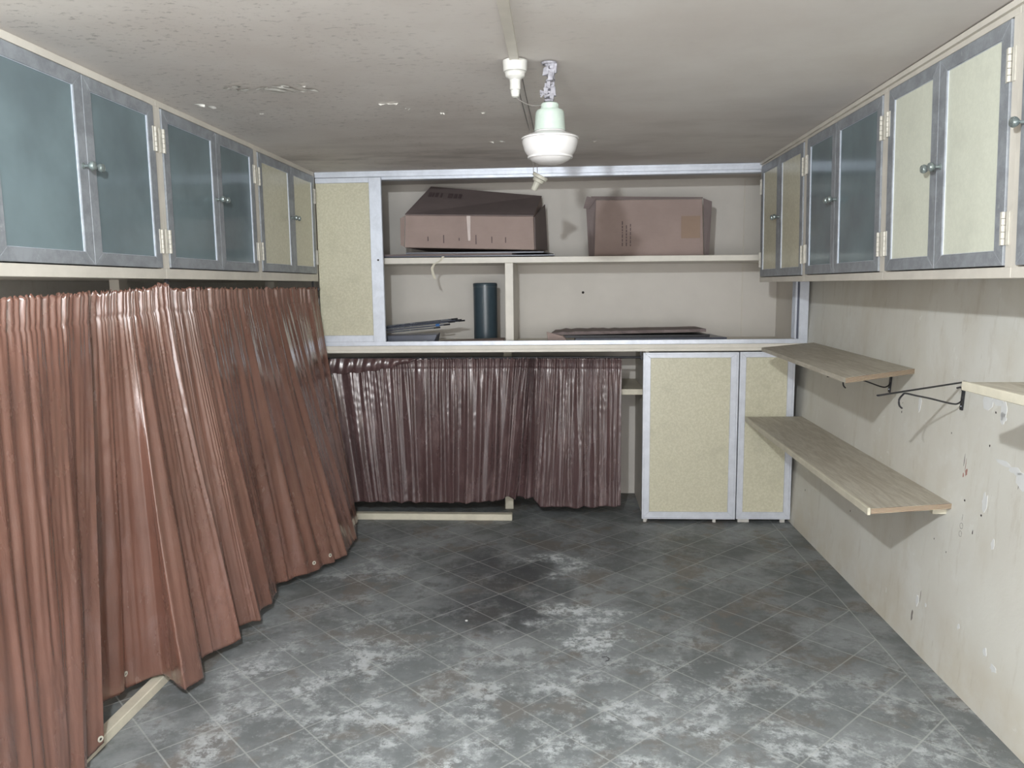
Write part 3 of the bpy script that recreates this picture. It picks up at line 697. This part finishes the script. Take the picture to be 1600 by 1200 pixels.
mb = MB(); mb.lathe([(0, -.006), (.022, -.006), (.026, -.002), (.026, .006), (.030, .0118), (0, .0118)], c2, 36, R2); mb.build('skirt', M['plastic_d'], h2, smooth=True)
mb = MB(); mb.lathe([(0, -.045), (.012, -.045), (.0145, -.040), (.0155, -.012), (.017, -.0062), (0, -.0062)], c2, 30, R2); mb.build('socket', M['plastic_d'], h2, smooth=True)

# ------------------------------------------------------------------ things in the sliding cupboard
# sheets under the left box
def board(name, mat, P, th, label, cat, group=None):
    mb = MB(); mb.hexa([tuple(p) for p in P] + [(p[0], p[1], p[2]+th) for p in P], .0008)
    return tag(mb.build(name, mat), label, cat, group)
board('flat_sheet', M['darkboard'], [(-1.15, 4.945, 1.6875), (-.03, 4.945, 1.686), (-.06, 5.40, 1.686), (-1.15, 5.42, 1.6875)], .007, 'long thin blue-grey sheet, lowest under the left carton, its end reaching past the divider', 'sheet')
board('flat_sheet', M['card_d'], [(-1.15, 4.97, 1.6955), (-.30, 4.96, 1.694), (-.20, 5.42, 1.694), (-1.14, 5.44, 1.6955)], .012, 'folded brown sheet lying between the left carton and the long blue-grey sheet', 'sheet')
board('flat_sheet', M['darkboard'], [(-.98, 4.955, 1.7085), (-.10, 5.0, 1.7065), (-.04, 5.40, 1.7065), (-1.02, 5.42, 1.7085)], .009, 'dark sheet directly under the left carton, its corner showing at the right', 'sheet')
# left carton
box = empty('cardboard_box', (-.56, 5.15, 1.72), 'wide brown carton with a sloping shade-darkened lid on the left of the upper shelf', 'box')
A = dict(bl=(-.982, 4.93, 1.748), br=(-.158, 4.93, 1.722), tr=(-.162, 4.93, 1.928), tl=(-.972, 4.93, 1.948), Bl=(-.91, 5.38, 1.742), Br=(-.095, 5.38, 1.722), Tr=(-.120, 5.38, 2.095), Tl=(-.875, 5.38, 2.172))
mb = MB(); mb.hexa([A['bl'], A['br'], A['Br'], A['Bl'], A['tl'], A['tr'], A['Tr'], A['Tl']], .003); mb.build('carton_body', M['card'], box)
up = Vector((0, -.006, .004))
mb = MB(); mb.hexa([tuple(Vector(A[k])+Vector(d)) for k, d in (('tl', (0, -.004, .002)), ('tr', (0, -.004, .002)), ('Tr', (.0, 0, .002)), ('Tl', (0, 0, .002)), ('tl', (-.002, -.004, .007)), ('tr', (.002, -.004, .007)), ('Tr', (.003, 0, .008)), ('Tl', (-.003, 0, .008)))], .001)
lid = mb.build('lid_flap', M['card_d'], box)  # dimness of the slope under grazing light put into a darker card colour
mb = MB(); mb.hexa([(-1.008, 4.935, 1.765), (-.984, 4.926, 1.752), (-.984, 4.932, 1.752), (-1.008, 4.941, 1.765), (-1.006, 4.935, 1.930), (-.974, 4.926, 1.946), (-.974, 4.932, 1.946), (-1.006, 4.941, 1.930)]); mb.build('side_flap', M['card'], box)
mb = MB(); mb.hexa([(-.155, 4.935, 1.724), (-.085, 5.33, 1.735), (-.080, 5.33, 1.735), (-.150, 4.935, 1.724), (-.158, 4.935, 1.925), (-.100, 5.33, 2.04), (-.095, 5.33, 2.04), (-.153, 4.935, 1.925)]); mb.build('side_flap', M['card_d'], box)
mb = MB(); mb.hexa([(-.575, 4.927, 1.785), (-.560, 4.927, 1.785), (-.560, 4.929, 1.785), (-.575, 4.929, 1.785), (-.583, 4.927, 1.938), (-.558, 4.927, 1.938), (-.558, 4.929, 1.938), (-.583, 4.929, 1.938)])
mb.build('tape_strip', M['tape'], box)
mb = MB()                                               # cut slots low on the front
for x, h in ((-.830, .028), (-.730, .05), (-.632, .018), (-.525, .058), (-.425, .04), (-.338, .035)):
    zz = 1.80 - (x+.83)*.03; mb = MB(); mb.box(x-.003, x+.003, 4.9275, 4.929, zz-h/2, zz+h/2); mb.build('cut_slot', M['ink'], box)
mb = MB()                                               # faint printed marks, near the back edge of the lid
for k, (x0, l) in enumerate(((-.87, .02), (-.845, .012), (-.825, .02), (-.79, .012), (-.74, .03), (-.70, .02), (-.67, .02))):
    f = .72 + .0*k
    def lp(x, q):
        a = Vector(A['tl']).lerp(Vector(A['Tl']), q); b = Vector(A['tr']).lerp(Vector(A['Tr']), q); t_ = (x-a.x)/(b.x-a.x); p = a.lerp(b, t_); return (p.x, p.y-.003, p.z+.0085)
    p = [lp(x0, .62), lp(x0+l, .62), lp(x0+l, .78), lp(x0, .78)]
    mb = MB(); mb.poly(p, (0, -.0006, .0010)); mb.build('print_mark', M['ink'], box)
# right carton, standing on its long edge
box = empty('cardboard_box', (.57, 5.2, 1.673), 'flattish brown carton standing upright on the right of the upper shelf', 'box')
mb = MB(); mb.hexa([(.220, 5.10, 1.6785), (.924, 5.10, 1.6785), (.935, 5.22, 1.6785), (.235, 5.22, 1.6785), (.231, 5.115, 2.040), (.912, 5.115, 2.036), (.920, 5.235, 2.040), (.240, 5.235, 2.045)], .003); mb.build('carton_body', M['card'], box)
mb = MB(); mb.hexa([(.190, 5.125, 1.678), (.226, 5.098, 1.678), (.226, 5.103, 1.678), (.190, 5.130, 1.678), (.172, 5.13, 2.015), (.236, 5.11, 2.046), (.236, 5.115, 2.046), (.172, 5.135, 2.015)]); mb.build('side_flap', M['card_d'], box)
mb = MB(); mb.hexa([(.155, 5.11, 1.99), (.19, 5.10, 1.985), (.19, 5.106, 1.985), (.155, 5.116, 1.99), (.176, 5.11, 2.065), (.238, 5.10, 2.050), (.238, 5.106, 2.05), (.176, 5.116, 2.065)]); mb.build('corner_flap', M['card_d'], box)
mb = MB(); mb.hexa([(.930, 5.105, 1.676), (.962, 5.12, 1.676), (.962, 5.125, 1.676), (.930, 5.11, 1.676), (.918, 5.11, 2.040), (.975, 5.125, 2.020), (.975, 5.13, 2.020), (.918, 5.116, 2.040)]); mb.build('side_flap', M['card_d'], box)
mb = MB(); mb.hexa([(.226, 5.106, 2.041), (.914, 5.106, 2.037), (.914, 5.112, 2.037), (.226, 5.112, 2.041), (.20, 5.09, 2.062), (.912, 5.10, 2.046), (.912, 5.106, 2.046), (.20, 5.096, 2.062)]); mb.build('top_flap', M['card_d'], box)
for c in range(3):
    z = 1.745; mb = MB()
    while z < 1.885 - (c == 1)*.02:
        l = .008+.016*random.random(); mb.box(.402+c*.026, .408+c*.026, 5.0995+(z-1.675)*.041, 5.1012+(z-1.675)*.041, z, z+l); z += l+.006
    mb.build('print_line', M['ink'], box)
mb = MB(); mb.hexa([(.78, 5.1015, 1.79), (.90, 5.1015, 1.79), (.90, 5.104, 1.79), (.78, 5.104, 1.79), (.78, 5.1072, 1.93), (.90, 5.1072, 1.93), (.90, 5.1097, 1.93), (.78, 5.1097, 1.93)]); mb.build('paper_label', mat_card('worn_paper_label', (156, 134, 118)), box)
# blue tube
tb = empty('storage_tube', (-.498, 5.2, 1.128), 'dark blue-grey plastic cylinder standing left of the cupboard divider', 'cylinder')
mb = MB(); mb.lathe([(0, 1.1305), (.078, 1.1305), (.079, 1.14), (.080, 1.494), (0, 1.494)], (-.498, 5.2, 0), 56); mb.build('body', M['tube'], tb, smooth=True)
mb = MB(); mb.lathe([(0, 1.4945), (.081, 1.4945), (.082, 1.512), (.078, 1.519), (.070, 1.521), (0, 1.521)], (-.498, 5.2, 0), 56); mb.build('lid', M['tube'], tb, smooth=True)
# bundle of thin rods leaning up at the right end
rr = random.Random(5)
ends = [((-1.19, 4.99, 1.240), (-.675, 5.02, 1.290)), ((-1.19, 5.01, 1.232), (-.650, 5.03, 1.282)), ((-1.19, 4.975, 1.222), (-.690, 5.0, 1.272)), ((-1.19, 4.96, 1.212), (-.720, 4.98, 1.256)), ((-1.19, 4.94, 1.200), (-.78, 4.952, 1.238)), ((-1.19, 5.03, 1.226), (-.63, 5.04, 1.277))]
RL = ['topmost rod of the thin bundle leaning at the left of the cupboard', 'second rod from the top in the leaning bundle', 'third rod from the top in the leaning bundle, beside the rearmost ones', 'rod of the leaning bundle carrying the tiny blue clip', 'lowest and shortest rod of the leaning bundle', 'rearmost and longest rod of the leaning bundle']
for k, (a, b) in enumerate(ends):
    bd = Vector(b)-Vector(a); c_ = empty('metal_rod', a, RL[k], 'rod', 'thin rods bundled in the cupboard')
    mb = MB(); mb.tube([a, Vector(a)+bd*.5+Vector((0, 0, .002)), b], .0042, 8); mb.build('shaft', M['darkboard'] if k % 2 else M['steel'], c_, smooth=True)
    mb = MB(); e = Vector(b); mb.tube([e-bd.normalized()*.03, e+bd.normalized()*.012], .0052, 8); mb.build('tip', M['black'], c_, smooth=True)
mb = MB(); mb.tube([(-.80, 4.969, 1.2515), (-.775, 4.971, 1.2535)], .0095, 10); tag(mb.build('cable_clip', M['blue'], smooth=True), 'tiny bright blue clip on the rod bundle', 'clip')
mb = MB(); mb.hexa([(-1.19, 4.96, 1.1285), (-.82, 4.96, 1.1285), (-.80, 5.06, 1.1285), (-1.19, 5.06, 1.1285), (-1.19, 4.965, 1.185), (-.79, 4.965, 1.192), (-.785, 5.06, 1.200), (-1.19, 5.06, 1.190)], .002)
tag(mb.build('grey_case', M['darkboard']), 'low dark grey case under the leaning rods', 'case')
mb = MB(); mb.tube([(-1.19, 4.945, 1.139), (-.93, 4.945, 1.139), (-.86, 4.95, 1.150)], .005, 8); tag(mb.build('metal_rod', M['steel'], smooth=True), 'single bright rod lying on the cupboard floor in front of the grey case', 'rod')
board('cardboard_piece', M['card'], [(-.82, 4.95, 1.140), (-.36, 4.95, 1.150), (-.36, 5.08, 1.156), (-.76, 5.08, 1.142)], .006, 'flat brown cardboard piece lying against the foot of the blue cylinder', 'cardboard')
# flattened cartons on the right
def flatcard(P, th, mat, label, ragged=0):
    mb = MB(); n = 26; a, b, c, d = [Vector(p) for p in P]; top = []; rr = random.Random(int(P[0][0]*1000))
    V = []
    for i in range(n+1):
        t_ = i/n; f_ = a.lerp(b, t_); g_ = d.lerp(c, t_); j = ragged*(rr.random()-.4)*(1 if t_ < .45 else .15)
        V.append([mb.bm.verts.new(q) for q in (f_, g_, g_+Vector((0, 0, th+j)), f_+Vector((0, ragged*rr.uniform(-1, .5), th+j*.6)))])
    for p, q in zip(V, V[1:]):
        for k in range(4): mb.bm.faces.new((p[k], p[(k+1)%4], q[(k+1)%4], q[k]))
    mb.bm.faces.new(V[0]); mb.bm.faces.new(V[-1][::-1])
    return tag(mb.build('flattened_carton', mat), label, 'cardboard')
flatcard([(.10, 4.99, 1.1295), (1.06, 4.99, 1.1295), (1.02, 5.35, 1.1295), (.1, 5.35, 1.1295)], .030, M['darkboard'], 'dark flattened carton, lowest of the pile at the right of the cupboard floor')
flatcard([(.02, 5.0, 1.161), (.955, 5.0, 1.161), (.93, 5.33, 1.161), (.04, 5.33, 1.161)], .016, M['black'], 'blackish flattened carton in the middle of the pile at the right of the cupboard floor')
flatcard([(-.055, 5.02, 1.178), (.935, 5.02, 1.193), (.92, 5.33, 1.193), (-.03, 5.33, 1.182)], .019, M['card_d'], 'brown flattened carton with a ragged left end, topmost of the pile', .014)
mb = MB(); mb.hexa([(-.075, 4.955, 1.1295), (.06, 4.955, 1.1295), (.06, 4.983, 1.1295), (-.075, 4.983, 1.1295), (-.085, 4.96, 1.206), (.02, 4.965, 1.176), (.03, 4.983, 1.176), (-.08, 4.983, 1.196)], .002)
tag(mb.build('crumpled_paper', M['card']), 'crumpled grey-brown paper at the ragged left end of the carton pile', 'paper')
mb = MB(); P_ = [(-.735, 4.93, 1.6895), (-.752, 4.929, 1.664), (-.795, 4.925, 1.640), (-.808, 4.92, 1.612), (-.800, 4.92, 1.575), (-.789, 4.92, 1.548)]
for a, b in zip(P_, P_[1:]):
    mb.hexa([(a[0]-.008, a[1], a[2]), (a[0]+.008, a[1], a[2]), (a[0]+.008, a[1]+.001, a[2]), (a[0]-.008, a[1]+.001, a[2]), (b[0]-.008, b[1]-.001, b[2]), (b[0]+.008, b[1]-.001, b[2]), (b[0]+.008, b[1], b[2]), (b[0]-.008, b[1], b[2])])
tag(mb.build('paper_strip', M['batten']), 'narrow curled pale strip hanging from the edge of the upper shelf', 'strip')

# ------------------------------------------------------------------ shelves on the right wall
def wshelf(P, th, lip, label, near_edge):
    """P: front near, wall near, wall far, front far (top surface)"""
    c = sum((Vector(p) for p in P), Vector())/4
    t = empty('wall_shelf', (c.x, c.y, c.z-th), label, 'shelf')
    mb = MB(); mb.hexa([(p[0], p[1], p[2]-th) for p in P]+[tuple(p) for p in P], .001); mb.build('board', M['ply'], t)
    a, b, cc, d = [Vector(p) for p in P]
    if lip:
        q = Vector((-.012, 0, 0)); zz = Vector((0, 0, .003)); mb = MB()
        mb.hexa([tuple(x) for x in (a+q-Vector((0, 0, th+.006)), a-Vector((0.0005, 0, th+.006)), d-Vector((0.0005, 0, th+.006)), d+q-Vector((0, 0, th+.006)), a+q+zz, a+zz-Vector((.0005, 0, 0)), d+zz-Vector((.0005, 0, 0)), d+q+zz)], .002)
        mb.build('front_strip', M['batten'], t)
    if near_edge:
        mb = MB(); y = Vector((0, -.0015, 0))
        mb.hexa([tuple(x) for x in (a+y-Vector((0, 0, th)), b+y-Vector((0, 0, th)), b-Vector((0, .0002, th)), a-Vector((0, .0002, th)), a+y, b+y, b-Vector((0, .0002, 0)), a-Vector((0, .0002, 0)))]); mb.build('layered_edge', M['plyedge'], t)
    return t
wshelf([(1.146, 2.853, .668), (xw(.66), 2.955, .660), (xw(.68), 4.80, .682), (1.146, 4.775, .682)], .020, True, 'long lower plywood shelf with pale front strip, level with the middle of the low cupboard', True)
wshelf([(1.078, 2.975, 1.140), (xw(1.13), 3.388, 1.128), (xw(1.14), 4.72, 1.143), (1.115, 4.35, 1.145)], .020, False, 'short upper plywood shelf with slanted ends, just below the counter level', True)
wshelf([(1.118, 2.19, 1.222), (xw(1.22), 2.19, 1.222), (xw(1.22), 1.2, 1.222), (1.118, 1.2, 1.222)], .016, True, 'pale shelf end cut off by the right edge of the view', False)
mb = MB(); mb.box(1.43, xw(.63)-.001, 2.985, 3.01, .610, .6395); tag(mb.build('wood_cleat', M['batten']), 'tiny pale wood block on the wall under the near end of the long shelf', 'block')
def bracket(y, z, tip, label, full=True):
    x = xw(z)-.001; t = empty('shelf_bracket', (x, y, z-.1), label, 'bracket')
    mb = MB(); mb.hexa([(xw(z-.11)-.007, y-.009, z-.11), (xw(z-.11)-.001, y-.009, z-.11), (xw(z-.11)-.001, y+.009, z-.11), (xw(z-.11)-.007, y+.009, z-.11), (xw(z)-.007, y-.009, z), (xw(z)-.001, y-.009, z), (xw(z)-.001, y+.009, z), (xw(z)-.007, y+.009, z)], .001)
    pl = mb.build('wall_plate', M['black'], t)
    for dz in (.02, .095):
        mb = MB(); mb.lathe([(0, 0), (.004, 0), (.003, .0025), (0, .003)], (xw(z-dz)-.007, y, z-dz), 10, Matrix.Rotation(math.radians(-90), 3, 'Y')); mb.build('screw', M['steel'], pl)
    T = Vector(tip); W_ = Vector((x-.004, y, z-.004))
    mb = MB(); mb.tube([W_, W_.lerp(T, .5), T], .0065, 8, .5); mb.build('arm', M['black'], t, smooth=True)
    d = T-W_; dn = d.normalized(); h = Vector((0, 0, 1))
    L_ = d.length; cpt = W_ + d*.70
    pts = [W_+Vector((0, 0, -.012))+dn*.05+h*-.006, W_+dn*.020+h*-.020, W_+dn*.006+h*-.045, W_+dn*.010+h*-.066, W_+dn*.035+h*-.077, W_+dn*.08+h*-.074, W_+dn*(L_*.42)+h*-.040, W_+dn*(L_*.58)+h*-.022, W_+dn*(L_*.70)+h*-.008, W_+dn*(L_*.735)+h*-.012, W_+dn*(L_*.77)+h*-.026, W_+dn*(L_*.765)+h*-.046, W_+dn*(L_*.735)+h*-.058]
    # smooth the scroll with a spline
    sp = []
    for i in range(len(pts)-1):
        p0, p1, p2, p3 = pts[max(i-1, 0)], pts[i], pts[i+1], pts[min(i+2, len(pts)-1)]
        for k in range(6):
            u = k/6; sp.append(.5*((2*p1)+(-p0+p2)*u+(2*p0-5*p1+4*p2-p3)*u*u+(-p0+3*p1-3*p2+p3)*u**3))
    sp.append(pts[-1])
    mb = MB(); mb.tube(sp, .0032, 8); mb.build('scroll', M['black'], t, smooth=True)
bracket(2.965, 1.128, (1.067, 2.645, 1.120), 'bare black scrolled iron bracket jutting from the right wall, holding nothing')
bracket(3.60, 1.107, (1.12, 3.29, 1.108), 'black iron bracket under the near end of the short upper shelf')

# ------------------------------------------------------------------ marks on the right wall
def wp(y, z, off=.001): return Vector((xw(z)-off, y, z))
def patch(mb, y, z, ry, rz, n=14, th=.0012, seed=0, rag=.3):
    r = random.Random(seed+int(y*1000)+int(z*1000))
    pts = []
    for k in range(n):
        a = 2*math.pi*k/n; q = 1+rag*r.uniform(-1, 1); pts.append(tuple(wp(y+ry*q*math.cos(a), z+rz*q*math.sin(a), -.0005)))
    mb.poly(pts, (-th-.0005, 0, 0))
def mark(name, mat, spec, sz=1.0, th=.0012, rag=.3):
    mb = MB()
    for k, s_ in enumerate(spec): patch(mb, s_[0], s_[1], s_[2]*sz, s_[3]*sz, seed=k, th=th, rag=rag)
    return mb.build(name, mat, wall_right, offset=Vector((0, 0, 0)))
mark('filler_patch', M['filler'], [(2.80, 1.075, .030, .028), (2.745, 1.085, .035, .016), (2.70, 1.06, .018, .032), (2.695, 1.035, .018, .02)])
mark('peeled_patch', M['filler'], [(2.66, .885, .05, .008), (2.59, .875, .035, .012), (2.545, .855, .03, .03), (2.74, .725, .016, .03), (2.66, .60, .010, .018), (2.80, .24, .008, .010), (3.12, .205, .010, .022), (3.05, .215, .006, .008), (3.30, .99, .012, .03), (2.62, .23, .012, .015), (2.56, .20, .02, .012)], th=.001)
mark('red_scrape', M['red'], [(2.882, .80, .008, .018), (2.900, .785, .005, .012), (2.892, .822, .002, .03)], sz=.75, th=.0004)
mark('plaster_crack', M['pencil'], [(2.562, .845, .003, .035), (2.905, .84, .0025, .03), (3.15, .13, .008, .028), (3.10, .23, .003, .03)], sz=.8, th=.0004)
mark('screw_hole', M['hole'], [(2.745, 1.045, .007, .006), (2.755, .925, .006, .006), (2.868, .697, .007, .007), (2.75, .675, .007, .006), (3.46, .93, .005, .008), (3.30, .55, .004, .008), (2.79, .60, .004, .014), (3.02, .92, .004, .005), (3.9, .35, .004, .01), (3.46, .97, .003, .004), (3.05, .49, .003, .006), (2.95, .47, .003, .006), (4.6, .27, .005, .01)], sz=.6, th=.0006)
mb = MB()
for k, z in enumerate((.632, .600, .570)):                # faded pencil loops written up the wall
    c_ = []
    if k == 0: c_ = [wp(2.868+.001*math.sin(q), z+.012*(q/3-1), .0002) for q in range(7)]
    else: c_ = [wp(2.868+.010*math.cos(q*.6), z+.011*math.sin(q*.6), .0002) for q in range(12)]
    mb.tube(c_, .0008, 5)
mb.build('pencil_writing', M['pencil'], wall_right, offset=Vector((0, 0, 0)))
# a speck and a wire bit on the floor
mb = MB(); mb.lathe([(0, .0), (.006, .001), (.006, .004), (0, .006)], (-.425, 3.31, 0), 8); tag(mb.build('plaster_crumb', M['filler']), 'tiny white crumb on the dark floor patch left of centre', 'crumb')
mb = MB(); mb.tube([(.165, 2.985+.0, .003), (.185, 2.99, .003), (.195, 2.975, .003), (.190, 2.958, .003), (.178, 2.952, .003)], .0014, 5); tag(mb.build('wire_scrap', M['black'], smooth=True), 'short bent dark wire scrap on the pale floor patch', 'wire')
